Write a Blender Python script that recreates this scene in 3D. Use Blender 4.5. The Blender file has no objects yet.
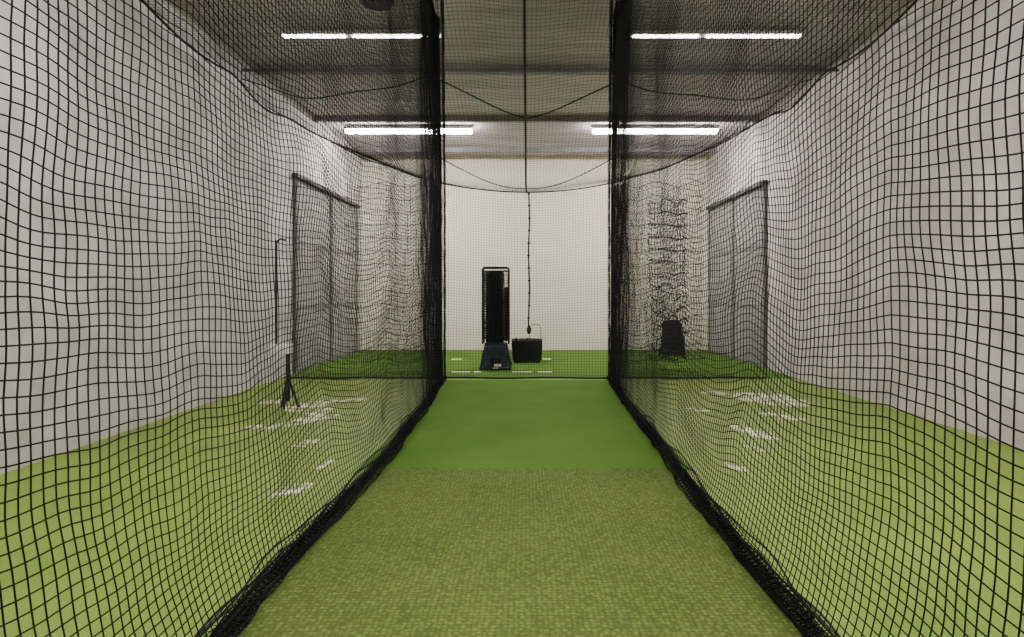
import bpy, math, random
import numpy as np
from mathutils import Vector, noise
random.seed(3)
F=600.0; CZ=1.5; VX=527.0; VY=293.0
CEIL=5.13; LW=-4.35; RW=4.75; BW=15.8; FW=-3.0
col=bpy.context.scene.collection

# ---------------- materials ----------------
def mat(name, c, rough=0.7, c2=None, scale=8, bump=0.0, bscale=60, metal=0, emit=None, spec=0.3, detail=6, stretch=None, fac=(0.35,0.65)):
    m=bpy.data.materials.new(name); m.use_nodes=True
    nt=m.node_tree; b=nt.nodes['Principled BSDF']
    b.inputs['Base Color'].default_value=(*c,1); b.inputs['Roughness'].default_value=rough
    b.inputs['Metallic'].default_value=metal; b.inputs['Specular IOR Level'].default_value=spec
    tc=nt.nodes.new('ShaderNodeTexCoord'); mp=nt.nodes.new('ShaderNodeMapping')
    nt.links.new(tc.outputs['Object'],mp.inputs['Vector'])
    if stretch: mp.inputs['Scale'].default_value=stretch
    if c2:
        n=nt.nodes.new('ShaderNodeTexNoise'); n.inputs['Scale'].default_value=scale; n.inputs['Detail'].default_value=detail
        r=nt.nodes.new('ShaderNodeValToRGB'); r.color_ramp.elements[0].position=fac[0]; r.color_ramp.elements[1].position=fac[1]
        r.color_ramp.elements[0].color=(*c,1); r.color_ramp.elements[1].color=(*c2,1)
        nt.links.new(mp.outputs[0],n.inputs['Vector']); nt.links.new(n.outputs[0],r.inputs[0]); nt.links.new(r.outputs[0],b.inputs['Base Color'])
    if bump:
        n=nt.nodes.new('ShaderNodeTexNoise'); n.inputs['Scale'].default_value=bscale; n.inputs['Detail'].default_value=3
        bp=nt.nodes.new('ShaderNodeBump'); bp.inputs['Strength'].default_value=bump; bp.inputs['Distance'].default_value=0.01
        nt.links.new(mp.outputs[0],n.inputs['Vector']); nt.links.new(n.outputs[0],bp.inputs['Height']); nt.links.new(bp.outputs[0],b.inputs['Normal'])
    if emit:
        b.inputs['Emission Color'].default_value=(*emit[0],1); b.inputs['Emission Strength'].default_value=emit[1]
    return m

def turf(name,c1,c2,weave=False,rough=0.85,spec=0.1):
    m=bpy.data.materials.new(name); m.use_nodes=True
    nt=m.node_tree; b=nt.nodes['Principled BSDF']; L=nt.links.new
    b.inputs['Roughness'].default_value=rough; b.inputs['Specular IOR Level'].default_value=spec
    tc=nt.nodes.new('ShaderNodeTexCoord')
    n1=nt.nodes.new('ShaderNodeTexNoise'); n1.inputs['Scale'].default_value=90; n1.inputs['Detail'].default_value=4
    n2=nt.nodes.new('ShaderNodeTexNoise'); n2.inputs['Scale'].default_value=1.3; n2.inputs['Detail'].default_value=5
    L(tc.outputs['Object'],n1.inputs['Vector']); L(tc.outputs['Object'],n2.inputs['Vector'])
    mx=nt.nodes.new('ShaderNodeMath'); mx.operation='ADD'
    h1=nt.nodes.new('ShaderNodeMath'); h1.operation='MULTIPLY'; h1.inputs[1].default_value=0.6
    h2=nt.nodes.new('ShaderNodeMath'); h2.operation='MULTIPLY'; h2.inputs[1].default_value=0.4
    L(n1.outputs[0],h1.inputs[0]); L(n2.outputs[0],h2.inputs[0]); L(h1.outputs[0],mx.inputs[0]); L(h2.outputs[0],mx.inputs[1])
    r=nt.nodes.new('ShaderNodeValToRGB'); r.color_ramp.elements[0].position=0.38; r.color_ramp.elements[1].position=0.62
    r.color_ramp.elements[0].color=(*c1,1); r.color_ramp.elements[1].color=(*c2,1)
    L(mx.outputs[0],r.inputs[0])
    out=r.outputs[0]; height=n1.outputs[0]
    if weave:
        v=nt.nodes.new('ShaderNodeTexVoronoi'); v.inputs['Scale'].default_value=38; v.inputs['Randomness'].default_value=0.4
        L(tc.outputs['Object'],v.inputs['Vector'])
        rr=nt.nodes.new('ShaderNodeMapRange'); rr.inputs[1].default_value=0.15; rr.inputs[2].default_value=0.65
        rr.inputs[3].default_value=1.18; rr.inputs[4].default_value=0.50
        L(v.outputs['Distance'],rr.inputs[0])
        mul=nt.nodes.new('ShaderNodeVectorMath'); mul.operation='SCALE'
        L(out,mul.inputs[0]); L(rr.outputs[0],mul.inputs['Scale']); out=mul.outputs[0]; height=rr.outputs[0]
    L(out,b.inputs['Base Color'])
    bp=nt.nodes.new('ShaderNodeBump'); bp.inputs['Strength'].default_value=0.6; bp.inputs['Distance'].default_value=0.008
    L(height,bp.inputs['Height']); L(bp.outputs[0],b.inputs['Normal'])
    return m

M_net=mat('black_net_cord',(0.010,0.010,0.011),0.8,spec=0.12)
M_rope=mat('black_rope',(0.008,0.008,0.009),0.85,c2=(0.016,0.016,0.016),scale=40)
M_wallL=mat('painted_block_left',(0.49,0.445,0.435),0.85,c2=(0.66,0.61,0.60),scale=1.6,bump=0.4,bscale=35)
M_wallR=mat('painted_block_right',(0.51,0.445,0.43),0.85,c2=(0.69,0.61,0.595),scale=1.8,bump=0.4,bscale=35)
M_wallB=mat('cream_wall',(0.78,0.715,0.59),0.85,c2=(0.82,0.76,0.64),scale=1.5,bump=0.1)
M_ceil=mat('grey_ceiling',(0.46,0.40,0.425),0.8,c2=(0.64,0.565,0.60),scale=1.2,stretch=(0.4,3,1))
M_beam=mat('dark_steel',(0.06,0.06,0.06),0.6,c2=(0.09,0.09,0.09),scale=10)
M_frame=mat('door_frame_grey',(0.10,0.097,0.095),0.6,c2=(0.14,0.135,0.13),scale=6)
M_cbeam=mat('ceiling_beam_paint',(0.20,0.185,0.19),0.6,c2=(0.27,0.25,0.26),scale=6)
M_floor=turf('outfield_turf',(0.118,0.202,0.016),(0.215,0.315,0.040),rough=0.5,spec=0.4)
M_back=turf('back_turf',(0.060,0.135,0.014),(0.095,0.185,0.026))
M_far=turf('pitch_turf',(0.072,0.172,0.018),(0.110,0.225,0.032))
M_near=turf('batting_mat_turf',(0.145,0.213,0.042),(0.21,0.285,0.072),weave=True)
M_light=mat('led_diffuser',(1,1,1),0.5,emit=((1.0,0.975,0.95),142))
M_light2=mat('old_tube_diffuser',(1,1,1),0.5,emit=((1.0,0.975,0.95),45))
M_white=mat('white_enamel',(0.75,0.75,0.73),0.5,c2=(0.7,0.7,0.68))
M_black=mat('black_plastic',(0.012,0.012,0.014),0.5,c2=(0.022,0.022,0.025),scale=20)
M_navy=mat('navy_housing',(0.02,0.034,0.06),0.45,c2=(0.03,0.05,0.08),scale=12)
M_red=mat('rust_red_panel',(0.11,0.045,0.03),0.6,c2=(0.07,0.03,0.022),scale=25)
M_door=mat('grey_door',(0.20,0.187,0.18),0.6,c2=(0.25,0.235,0.23),scale=4)
M_glass=mat('frosted_panel',(0.25,0.235,0.23),0.4,c2=(0.31,0.29,0.285),scale=3,spec=0.5)
M_line=mat('white_line_paint',(0.60,0.66,0.45),0.5,c2=(0.80,0.83,0.68),scale=12)
M_pale=mat('pale_plastic',(0.75,0.74,0.72),0.5,c2=(0.65,0.64,0.62),scale=9)
M_bag=mat('bag_fabric',(0.02,0.018,0.017),0.9,c2=(0.05,0.045,0.04),scale=14,bump=.4)
# light reflections painted as pale patches: turf shows through between them
M_reflect=mat('painted_reflections',(0.66,0.72,0.38),0.6,c2=(0.90,0.92,0.70),scale=9)
nt=M_reflect.node_tree; n=nt.nodes.new('ShaderNodeTexNoise'); n.inputs['Scale'].default_value=6; n.inputs['Detail'].default_value=8
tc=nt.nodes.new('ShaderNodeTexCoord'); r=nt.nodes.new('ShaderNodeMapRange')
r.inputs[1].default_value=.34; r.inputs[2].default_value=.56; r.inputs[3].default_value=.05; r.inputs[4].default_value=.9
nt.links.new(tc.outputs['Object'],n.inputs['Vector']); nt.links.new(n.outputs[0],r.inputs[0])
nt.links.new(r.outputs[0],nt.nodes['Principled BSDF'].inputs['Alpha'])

# ---------------- mesh helpers ----------------
class MB:
    def __init__(s): s.v=[]; s.f=[]
    def box(s,x0,x1,y0,y1,z0,z1): return s.frus(x0,x1,y0,y1,z0,x0,x1,y0,y1,z1)
    def frus(s,x0,x1,y0,y1,z0,X0,X1,Y0,Y1,z1):
        n=len(s.v)
        s.v+=[(x0,y0,z0),(x1,y0,z0),(x1,y1,z0),(x0,y1,z0),(X0,Y0,z1),(X1,Y0,z1),(X1,Y1,z1),(X0,Y1,z1)]
        s.f+=[tuple(n+i for i in q) for q in ((0,3,2,1),(4,5,6,7),(0,1,5,4),(1,2,6,5),(2,3,7,6),(3,0,4,7))]
        return s
    def tube(s,pts,r,k=8,closed=False):
        pts=[Vector([float(c) for c in p]) for p in pts]; N=len(pts); base=len(s.v)
        for i,p in enumerate(pts):
            if closed: t=pts[(i+1)%N]-pts[i-1]
            else: t=pts[min(i+1,N-1)]-pts[max(i-1,0)]
            t.normalize()
            ref=Vector((0,0,1)) if abs(t.z)<0.9 else Vector((1,0,0))
            a=t.cross(ref).normalized(); b=t.cross(a)
            rr=float(r[i] if isinstance(r,(list,tuple)) else r)
            for j in range(k):
                q=2*math.pi*j/k
                s.v.append(tuple(p+rr*(math.cos(q)*a+math.sin(q)*b)))
        for i in range(N if closed else N-1):
            i2=(i+1)%N
            for j in range(k):
                s.f.append((base+i*k+j,base+i*k+(j+1)%k,base+i2*k+(j+1)%k,base+i2*k+j))
        if not closed:
            s.f.append(tuple(base+j for j in range(k))[::-1]); s.f.append(tuple(base+(N-1)*k+j for j in range(k)))
        return s
    def obj(s,name,m,parent=None,bevel=0,smooth=False):
        me=bpy.data.meshes.new(name); me.from_pydata(s.v,[],s.f); me.validate(); me.materials.append(m)
        o=bpy.data.objects.new(name,me); col.objects.link(o)
        if parent: o.parent=parent
        if bevel:
            b=o.modifiers.new('bevel','BEVEL'); b.width=bevel; b.segments=2; b.limit_method='ANGLE'
        if smooth:
            for p in me.polygons: p.use_smooth=True
        return o
def empty(name,loc=(0,0,0)):
    e=bpy.data.objects.new(name,None); e.location=loc; e.empty_display_size=0.2; col.objects.link(e); return e

def net(name,P,r=0.0027,m=None,parent=None):
    """P: (nu,nv,3) lattice of knots; builds a 3-sided cord along every row and column."""
    V=[];Fc=[];off=0
    for A in (P,np.swapaxes(P,0,1)):
        A=np.ascontiguousarray(A); n,k,_=A.shape
        t=np.gradient(A,axis=1); t/=np.linalg.norm(t,axis=2,keepdims=True)+1e-9
        ref=np.where(np.abs(t[...,2:3])<0.9,np.array([0,0,1.0]),np.array([1.0,0,0]))
        a=np.cross(t,ref); a/=np.linalg.norm(a,axis=2,keepdims=True)+1e-9
        b=np.cross(t,a)
        vs=np.stack([A+r*(math.cos(q)*a+math.sin(q)*b) for q in (0,2*math.pi/3,4*math.pi/3)],axis=2)
        V.append(vs.reshape(-1,3))
        I=off+np.arange(n*k*3).reshape(n,k,3)
        for j in range(3):
            j2=(j+1)%3
            Fc.append(np.stack([I[:,:-1,j],I[:,:-1,j2],I[:,1:,j2],I[:,1:,j]],axis=-1).reshape(-1,4))
        off+=n*k*3
    V=np.concatenate(V).astype(np.float32); Fc=np.concatenate(Fc).astype(np.int32)
    me=bpy.data.meshes.new(name)
    me.vertices.add(len(V)); me.vertices.foreach_set('co',V.ravel())
    me.loops.add(Fc.size); me.loops.foreach_set('vertex_index',Fc.ravel())
    me.polygons.add(len(Fc)); me.polygons.foreach_set('loop_start',np.arange(0,Fc.size,4,dtype=np.int32))
    me.update(calc_edges=True); me.materials.append(m or M_net)
    o=bpy.data.objects.new(name,me); col.objects.link(o)
    if parent: o.parent=parent
    return o

def nz(x,y,z,s=1.0,seed=0):
    return noise.noise(Vector((x*s+seed*7.3,y*s,z*s+seed*3.1)))
def sm(a,b,x):
    t=min(1,max(0,(x-a)/(b-a))); return t*t*(3-2*t)

# ---------------- room ----------------
MB().box(LW-.2,RW+.2,FW-.2,10.5,-.2,0).obj('floor',M_floor)
MB().box(LW-.2,RW+.2,10.5,BW+.2,-.2,0).obj('floor_back',M_back)
MB().box(LW-.2,RW+.2,FW-.2,BW+.2,CEIL,CEIL+.2).obj('ceiling',M_ceil)
MB().box(LW-.2,LW,FW,BW,0,CEIL).obj('wall_left',M_wallL)
MB().box(RW,RW+.2,FW,BW,0,CEIL).obj('wall_right',M_wallR)
MB().box(LW-.2,RW+.2,BW,BW+.2,0,CEIL).obj('wall_back',M_wallB)
MB().box(LW-.2,RW+.2,FW-.2,FW,0,CEIL).obj('wall_front',M_wallB)
b=MB()
for y in (1.5,4.2,6.9,9.6,12.3,15.0): b.box(LW,RW,y-.05,y+.05,CEIL-.12,CEIL)
b.obj('ceiling_beams',M_cbeam)
b=MB(); b.tube([(LW,9.15,4.9),(RW,9.15,4.9)],0.025); b.tube([(LW,5.4,4.9),(RW,5.4,4.9)],0.025)
b.obj('ceiling_conduit',M_beam)

MB().box(-1.42,1.40,5.08,10.3,0,0.012).obj('pitch_runner',M_far)
MB().box(-1.36,1.30,-1.5,5.08,0,0.02).obj('batting_mat',M_near,bevel=0.004)

# ---------------- lights ----------------
def fixture(x0,x1,y,z=5.0,split=False):
    e=empty('ceiling_light')
    b=MB()
    if split:
        xm=x0+(x1-x0)*.42; b.box(x0,xm-.05,y-.03,y+.03,z+.02,z+.035); b.box(xm+.05,x1,y-.03,y+.03,z+.02,z+.035)
    else: b.box(x0,x1,y-.08,y+.08,z-.03,z+.035)
    b.obj('diffuser',M_light2 if split else M_light,e)
    MB().box(x0-.02,x1+.02,y-.085,y+.085,z+.035,z+.08).obj('housing',M_white,e,0.005)
    b=MB()
    for x in (x0+.3,x1-.3): b.tube([(x,y,z+.08),(x,y,CEIL)],0.008)
    b.obj('hangers',M_beam,e)
for y in (13.0,8.25,3.6,-0.9):  # nearest two rows are out of view, added to light the near room
    a=(-3.92,-1.2) if y>10 else (-3.35,-1.2)
    c=(1.43,4.12) if y>10 else (1.45,3.75)
    fixture(*a,y,split=(y==8.25)); fixture(*c,y,split=(y==8.25))
e=empty('ceiling_speaker')
zc=1.5+3.35
cx=(377-VX)/F*6.9
b=MB(); b.tube([(cx,6.9,CEIL-.12),(cx,6.9,zc+.1),(cx,6.9,zc),(cx,6.9,zc-.03)],[0.10,0.17,0.2,0.17],16); b.obj('cone_body',M_black,e)

# ---------------- doors ----------------
def door(name,side,xw,y0,y1,h):
    e=empty(name)
    s=side
    def bx(b,o0,o1,*a):
        xa,xb=sorted((xw+s*o0,xw+s*o1)); b.box(xa,xb,*a)
    b=MB()
    bx(b,0,.05,y0-.05,y0,0,h+.08); bx(b,0,.05,y1,y1+.05,0,h+.08)
    ym=(y0+y1)/2; bx(b,0,.05,ym-.04,ym+.04,0,h)
    b.obj('frame',M_frame,e,0.004)
    b=MB(); bx(b,0,.11,y0-.08,y1+.08,h,h+.08); b.obj('head_track',M_beam,e,0.004)
    b=MB(); bx(b,0,.03,y0,y1,0,h); b.obj('leaf',M_door,e)
    b=MB()
    for (a,c) in ((y0,ym-.04),(ym+.04,y1)):
        n=3; dz=h/n
        for i in range(n): bx(b,.03,.04,a+.1,c-.1,i*dz+.05,(i+1)*dz-.05)
    b.obj('panels',M_glass,e,0.004)
door('door_1',1,LW,11.2,15.2,3.65)
door('door_2',-1,RW,11.9,15.5,3.65)

# ---------------- side nets ----------------
def binner(s,y):
    if s<0: xs=[0,2.6,3.4,5.4,7.5,10.3]; ls=[1.27,1.27,1.275,1.215,1.28,1.41]
    else:   xs=[0,2.6,4.1,6.1,8,10.3]; ls=[1.17,1.19,1.19,1.25,1.3,1.39]
    return float(np.interp(y,xs,ls))
def side_net(s,seed):
    ys=np.arange(0.5,10.32,0.046); zs=np.arange(0.07,4.98,0.046)
    P=np.zeros((len(ys),len(zs)+16,3))
    for i,y in enumerate(ys):
        L=binner(s,y)
        far=sm(3.5,8,y); rip=sm(2.8,4,y)*(1-sm(5.0,6.6,y))
        ph=3*nz(y,0,0,0.5,seed)
        swag=0.09*abs(math.sin(y*math.pi/1.55+seed+.5*nz(y,0,0,.7,seed)))*sm(1.5,3.5,y)
        for k in range(len(zs)+16):
            if k<16:
                q=k/16.0
                z=0.045+0.025*math.sin(q*6*math.pi+y*2)+0.015*nz(y,q,0,3,seed)
                z=max(0.024,z+0.02*q)
                lat=L-0.02+0.06*math.sin(q*3.5*math.pi+0.8*nz(y,0,0,2,seed))+0.02*nz(y,q,1,5,seed)+0.04
                P[i,k]=(s*lat,y+0.02*nz(y,q*2,2,4,seed),z); continue
            z=zs[k-16]; h=z
            lean=0.16*(1-math.exp(-h/0.5))*(1-0.85*far)
            lat=L+0.03+lean
            lat+=(0.08*nz(y,h*0.6,0,0.9,seed))*sm(0,0.6,h)*(1-far)
            lat+=rip*0.014*math.sin(h*8+ph*2)*sm(0,0.5,h)
            yy=y+0.06*nz(y,h,4,0.8,seed)+0.020*nz(y,h,9,4,seed)
            zz=z+(0.11*nz(y,h,7,0.6,seed)+0.035*nz(y,h,3,1.9,seed)+0.018*nz(y,h,11,4,seed)-0.04*far*math.sin(y*3.1+1)-swag)*sm(0,0.7,h)
            w=sm(3.1,3.5,h)*(h-3.2)/1.8*(y/10.3)**2
            yy*=1-0.31*w; lat*=1-0.29*w
            P[i,k]=(s*lat,yy,zz)
    return P
cage=empty('batting_cage_net')
net('side_net_left',side_net(-1,1),.0031,parent=cage); net('side_net_right',side_net(1,5),.0031,parent=cage)
for s,nm in((-1,'foot_rope_left'),(1,'foot_rope_right')):
    b=MB()
    for j in range(5):
        pts=[(s*(binner(s,y)+0.02+0.03*math.sin(y*(1.3+.6*j)+j*2)+0.02*j),y,0.035+0.012*j+0.01*math.sin(y*9+j)) for y in np.arange(0.5,10.35,0.08)]
        b.tube(pts,0.011 if j<2 else 0.006,6)
    b.obj(nm,M_rope,cage)

def edge_path(h):
    w=max(0,(h-3.2)/1.8)
    return 1.41*(1-0.29*w), 10.3*(1-0.31*w)
def gather(s,width,n,seed,name,r=0.003):
    zs=np.arange(0.03,5.0,0.05); P=np.zeros((n,len(zs),3))
    for i in range(n):
        for k,h in enumerate(zs):
            L,y=edge_path(h); q=i/(n-1)
            w=width*(0.85+0.15*math.sin(h*1.1+seed))
            if h<0.6: w*=1+0.5*(0.6-h)
            lat=L+w*(q-0.08)+0.015*nz(q*4,h,0,2,seed)
            P[i,k]=(s*lat,y+0.05*math.sin(i*2.2)+0.03*nz(q*5,h,3,1,seed),h+0.03*nz(q*6,h,5,3,seed))
    net(name,P,r,parent=cage)
gather(-1,0.10,10,2,'gathered_edge_left',.0024); gather(1,0.36,20,6,'gathered_edge_right',.0024)
for s,nm in((-1,'edge_rope_left'),(1,'edge_rope_right')):
    b=MB()
    for j in range(3):
        pts=[]
        for h in np.arange(0.02,5.05,0.08):
            L,y=edge_path(h); pts.append((s*(L+0.012*math.sin(h*5+j*2)),y+0.02*math.cos(h*5+j*2),h))
        b.tube(pts,0.008,6)
    b.obj(nm,M_rope,cage)

# transverse end net
def hem(x): return 3.25+0.075*x*x
xs=np.arange(-4.15,4.2,0.048); nv=72
P=np.zeros((len(xs),nv,3))
for i,x in enumerate(xs):
    H=hem(x); out=sm(1.4,2.2,abs(x))
    for k in range(nv):
        q=k/(nv-1); z=0.03+q*(H-0.03)
        y=10.42+out*(0.12*math.sin(x*6+1.5*nz(x,z,0,1,3)))+0.05*nz(x,z,0,1.2,4)
        zz=z+out*0.05*math.sin(x*5+z*1.2)*math.sin(q*math.pi)+0.02*nz(x,z,5,2,4)*math.sin(q*math.pi)
        P[i,k]=(x+0.02*nz(x,z,8,1.5,2),y,zz)
net('end_net',P,0.0022,parent=cage)
b=MB(); b.tube([(x,10.42+sm(1.4,2.2,abs(x))*0.12*math.sin(x*6),hem(x)) for x in xs],0.012,6)
b.tube([(x,10.40,0.03+0.006*math.sin(x*4)) for x in xs],0.016,6)
b.obj('end_net_hem_rope',M_rope,cage)
# slack curtains hanging in horizontal swags
def curtain(x0,x1,n,seed,y,h,name,r,amp,per=.26):
    zs=[];z=0.05
    while z<h: zs.append(z); z+=0.055
    P=np.zeros((n,len(zs),3))
    for i in range(n):
        q=i/(n-1)
        for k,z in enumerate(zs):
            sw=0.13*math.cos((q-.4)*4*math.pi)*(.6+.4*math.sin(z*2))
            ph=z*math.tau/per+1.2*nz(q*2,z,0,1.2,seed)
            P[i,k]=(x0+(x1-x0)*q+0.06*nz(q*3,z,0,1,seed),y+0.10*math.cos(ph)+.03*math.sin(q*19),z+sw*.5+amp*math.sin(ph)+.08)
    net(name,P,r,parent=cage)
curtain(1.9,3.4,30,8,11.6,3.6,'swagged_net_right',.0032,.050)
curtain(2.45,3.15,14,5,11.9,3.3,'bunched_net_right',.0060,.055,.24)
curtain(-3.5,-1.7,40,12,11.6,3.6,'swagged_net_left',.0028,.050)

def roofz(x,y):
    t=sm(5.2,10.4,y); z=4.82*(1-t)+hem(x)*t
    return z-0.06*(0.5+0.5*math.cos(x*2*math.pi/1.5))*math.sin(min(1,(10.4-y)/3)*math.pi*0.5)-0.10*abs(math.sin(y*1.1))*sm(0,1,10.4-y)
xs2=np.arange(-4.15,4.25,0.05); ys2=np.arange(1.2,10.42,0.05)
P=np.zeros((len(xs2),len(ys2),3))
for i,x in enumerate(xs2):
    for k,y in enumerate(ys2):
        P[i,k]=(x,y,roofz(x,y)+0.05*nz(x,y,0,0.8,9))
net('roof_net',P,0.0020,parent=cage)
b=MB()
b.tube([(-0.045+0.03*(y/10.4),y,roofz(0,y)-0.02) for y in np.arange(1.5,10.45,0.15)],0.014,6)
for (xa,ya,xb,yb) in ((-1.2,7.3,0,8.0),(1.15,7.4,0,8.0),(-1.35,9.0,0,9.9),(1.35,9.0,0,9.9),(-4.1,8.6,-1.2,7.3),(4.1,8.6,1.15,7.4)):
    b.tube([(xa+(xb-xa)*t,ya+(yb-ya)*t,roofz(xa+(xb-xa)*t,ya+(yb-ya)*t)-0.06*math.sin(t*math.pi)) for t in np.linspace(0,1,16)],0.008,6)
for s,ex in((-1,-4.15),(1,4.2)):
    b.tube([(ex,y,roofz(ex,y)-.05*abs(math.sin(y*1.5))) for y in np.arange(1.5,10.45,0.1)],0.015,6)
b.obj('roof_support_ropes',M_rope,cage)
e=empty('hanging_pull_rope')
xr=(529-VX)/F*10.55; b=MB()
pts=[];rr=[]
for i,z in enumerate(np.arange(3.26,0.85,-0.02)):
    pts.append((xr+0.008*math.sin(z*5),10.58,z)); rr.append(0.014 if (i%11) else 0.03)
b.tube(pts,rr,8); b.obj('rope',M_rope,e)
b=MB(); b.tube([(xr,10.58,.93),(xr,10.58,.86),(xr,10.58,.78)],[.02,.045,.03],10); b.obj('weight',M_black,e)

# ---------------- pitching machine ----------------
d=11.9; pc=(496-VX)/F*d
e=empty('pitching_machine',(pc,d,0))
b=MB()
b.frus(-.25,.25,-.26,.26,.06,-.20,.20,-.2,.2,.52); b.box(-.21,.21,-.30,-.2,.30,.46)
b.obj('base_housing',M_navy,e,0.015)
b=MB()
for sx in(-1,1):
    b.tube([(sx*.20,-.1,.5),(sx*.29,-.30,.02)],.022); b.tube([(sx*.20,.1,.5),(sx*.29,.30,.02)],.022)
    b.tube([(sx*.29,-.32,.02),(sx*.29,.32,.02)],.02)
b.tube([(-.29,-.30,.03),(.29,-.30,.03)],.018)
b.obj('feet',M_black,e)
b=MB(); b.box(-.10,.12,-.315,-.26,.06,.24); b.obj('kick_plate',M_black,e,.01)
b=MB(); b.box(-.05,.07,-.325,-.315,.04,.06); b.box(-.02,.12,-.318,-.3,.08,.13); b.obj('label_plate',M_pale,e)
def fr(y):
    p=[(-.255,y,.5),(-.255,y,1.93)]
    for a in np.linspace(math.pi,math.pi/2,5): p.append((-.215+.04*math.cos(a),y,1.96+.04*math.sin(a)))
    for a in np.linspace(math.pi/2,0,5): p.append((.215+.04*math.cos(a),y,1.96+.04*math.sin(a)))
    p+=[(.255,y,1.93),(.255,y,.5)]; return p
b=MB(); b.tube(fr(-.13),.018); b.tube(fr(.13),.018)
for z in (.55,1.0,1.45,1.9):
    for sx in(-.255,.255): b.tube([(sx,-.13,z),(sx,.13,z)],.013)
for z in (.62,1.93): b.tube([(-.255,-.13,z),(.255,-.13,z)],.016)
b.obj('upright_frame',M_black,e)
b=MB(); pts=[]
for i in range(28*16):
    a=i/16*2*math.pi; pts.append((-.03+.185*math.cos(a),.10*math.sin(a),.58+i/16/28*1.34))
b.tube(pts,.019,6)
b.box(-.20,.15,-.03,.03,.52,1.94)
b.obj('spiral_ball_feeder',M_black,e)
b=MB()
b.box(.165,.235,-.05,.01,.55,1.62)
for i in range(8): b.box(.160,.240,-.07,.0,.62+i*.125,.70+i*.125)
b.obj('control_strip',M_red,e,.005)
b=MB()
for i in range(60):
    z=.56+i*.0225; b.tube([(-.245,-.125,z),(.245,-.125,z)],.004,4)
for i in range(18):
    x=-.24+i*.028; b.tube([(x,-.125,.55),(x,-.125,1.92)],.0035,4)
b.obj('safety_mesh',M_black,e)

# ---------------- ball cart ----------------
d=13.1; cx=(527-VX)/F*d
e=empty('ball_cart',(cx,d,0)); b=MB()
w,dp=.33,.25
b.frus(-w+.02,w-.02,-dp+.01,dp-.01,.05,-w,w,-dp,dp,.46); b.obj('basket',M_black,e,.01)
b=MB()
for z in (.20,.34):
    q=w+.002; r2=dp+.002
    b.tube([(-q,-r2,z),(q,-r2,z),(q,r2,z),(-q,r2,z)],.007,6,closed=True)
b.tube([(-w,-dp,.47),(w,-dp,.47),(w,dp,.47),(-w,dp,.47)],.014,8,closed=True)
b.obj('wire_rim',M_black,e)
b=MB()
for x in(-.26,.26):
    for y in(-.2,.2): b.tube([(x-.015,y,.045),(x+.015,y,.045)],.045,12); b.tube([(x,y,.045),(x,y,.1)],.01)
b.obj('wheels',M_black,e)
b=MB(); b.tube([(.05,.24,.44),(.06,.25,.72),(.12,.25,.80),(.26,.25,.80),(.31,.25,.72),(.31,.24,.44)],.009); b.obj('handle',M_frame,e)
b=MB()
for i in range(14):
    x=random.uniform(-.24,.24); y=random.uniform(-.17,.17)
    b.tube([(x,y,.455),(x,y,.47),(x,y,.49),(x,y,.51),(x,y,.515)],[.025,.036,.036,.022,.006],10)
b.obj('balls',M_black,e)

# ---------------- equipment bag behind right net ----------------
d=14.6; cx=(672-VX)/F*d
e=empty('equipment_bag',(cx,d,0)); b=MB()
pts=[];rr=[]
for q in np.linspace(0,1,14):
    pts.append((0.02*math.sin(q*5),0.02*math.cos(q*4),0.0+q*.85)); rr.append(.32*(1-.35*q+.05*math.sin(q*17)) * (0.35 if q>.97 else 1))
b.tube(pts,rr,20); b.obj('sack',M_bag,e,smooth=True)
b=MB(); b.tube([(-.10,-.1,.82),(-.08,-.12,.93),(0,-.12,.97),(.08,-.12,.93),(.10,-.1,.82)],.018)
b.tube([(-.2,-.2,.7),(-.26,-.32,.45),(-.2,-.28,.2)],.02)
b.obj('straps',M_black,e)

# ---------------- stand at left ----------------
d=7.75; cx=(284-VX)/F*d
e=empty('tripod_stand',(cx,d,0)); b=MB()
b.tube([(-.10,0,.80),(-.10,0,2.18)],.017); b.tube([(-.10,0,2.16),(-.04,0,2.2),(.02,0,2.18)],.012)
for a in (0.5,2.6,4.7): b.tube([(0.05,0,.42),(.05+.13*math.cos(a),.13*math.sin(a),.0+.02)],.016)
b.tube([(0.05,0,.1),(0.05,0,.75)],.03)
b.obj('pole_and_legs',M_black,e)
b=MB(); b.box(-.16,.09,-.08,.08,.72,.84); b.box(-.13,.03,-.10,-.08,.76,.82); b.obj('control_box',M_pale,e,.012)

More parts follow.
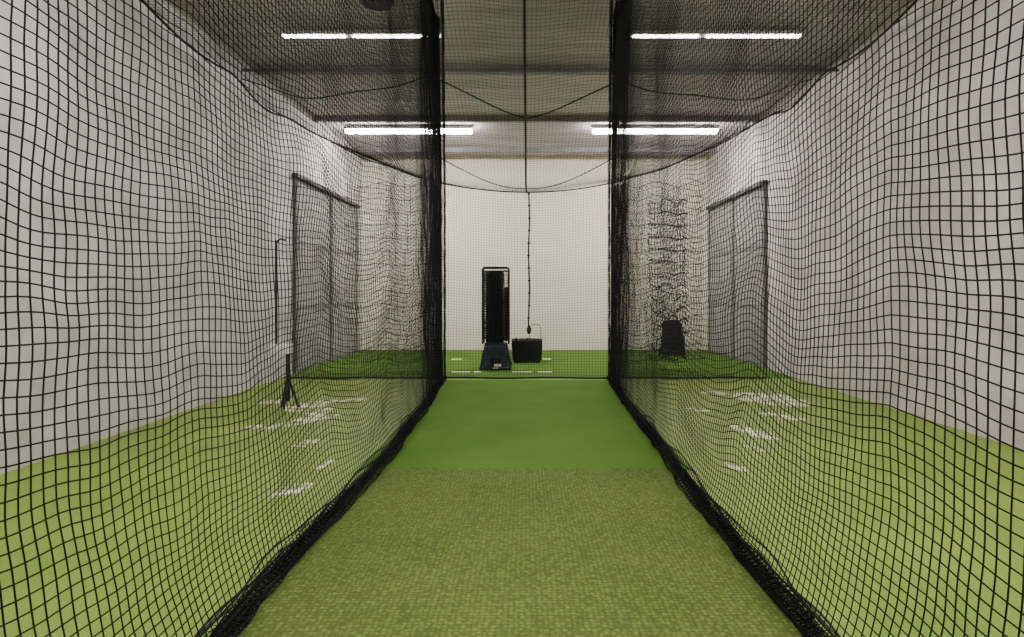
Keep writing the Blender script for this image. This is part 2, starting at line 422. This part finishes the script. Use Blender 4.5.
# ---------------- floor markings and painted reflections ----------------
def g(px,py): dd=CZ*F/(py-VY); return ((px-VX)/F*dd,dd)
me_v=[];me_f=[]
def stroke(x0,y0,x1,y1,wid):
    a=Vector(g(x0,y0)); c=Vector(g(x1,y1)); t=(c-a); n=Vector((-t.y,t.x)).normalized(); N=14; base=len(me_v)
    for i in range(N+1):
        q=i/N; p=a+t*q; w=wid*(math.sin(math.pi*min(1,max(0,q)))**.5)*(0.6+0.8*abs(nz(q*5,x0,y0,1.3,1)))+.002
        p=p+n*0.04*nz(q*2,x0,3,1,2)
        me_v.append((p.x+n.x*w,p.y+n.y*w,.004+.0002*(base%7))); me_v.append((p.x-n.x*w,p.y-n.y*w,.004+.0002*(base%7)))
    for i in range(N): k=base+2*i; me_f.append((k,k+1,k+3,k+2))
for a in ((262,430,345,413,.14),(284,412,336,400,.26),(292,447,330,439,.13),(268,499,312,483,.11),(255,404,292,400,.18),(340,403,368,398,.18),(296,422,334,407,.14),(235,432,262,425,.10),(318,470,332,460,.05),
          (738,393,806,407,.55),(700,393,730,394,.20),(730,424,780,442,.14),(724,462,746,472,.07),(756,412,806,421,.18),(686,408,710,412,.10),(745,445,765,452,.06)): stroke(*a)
b=MB(); b.v=me_v; b.f=me_f; b.obj('turf_painted_reflections',M_reflect)
b=MB()
y=11.40
for (p,q) in ((452,470),(474,481),(512,532),(538,552)): b.box((p-VX)/F*y,(q-VX)/F*y,y-.07,y+.05,.001,.005)
y=13.6
for (p,q) in ((452,462),(543,551)): b.box((p-VX)/F*y,(q-VX)/F*y,y-.12,y+.10,.001,.005)
b.obj('pitching_line',M_line)

# ---------------- world & camera ----------------
w=bpy.data.worlds.new('world'); bpy.context.scene.world=w; w.use_nodes=True
w.node_tree.nodes['Background'].inputs[0].default_value=(0.02,0.02,0.02,1)
cam=bpy.data.cameras.new('camera'); co=bpy.data.objects.new('camera',cam); col.objects.link(co)
co.location=(0,0,CZ); co.rotation_euler=(math.radians(90),0,0)
cam.sensor_width=36; cam.lens=F/1024*36
cam.shift_x=(512-VX)/1024; cam.shift_y=-(318.5-VY)/1024
cam.clip_start=0.05
bpy.context.scene.camera=co
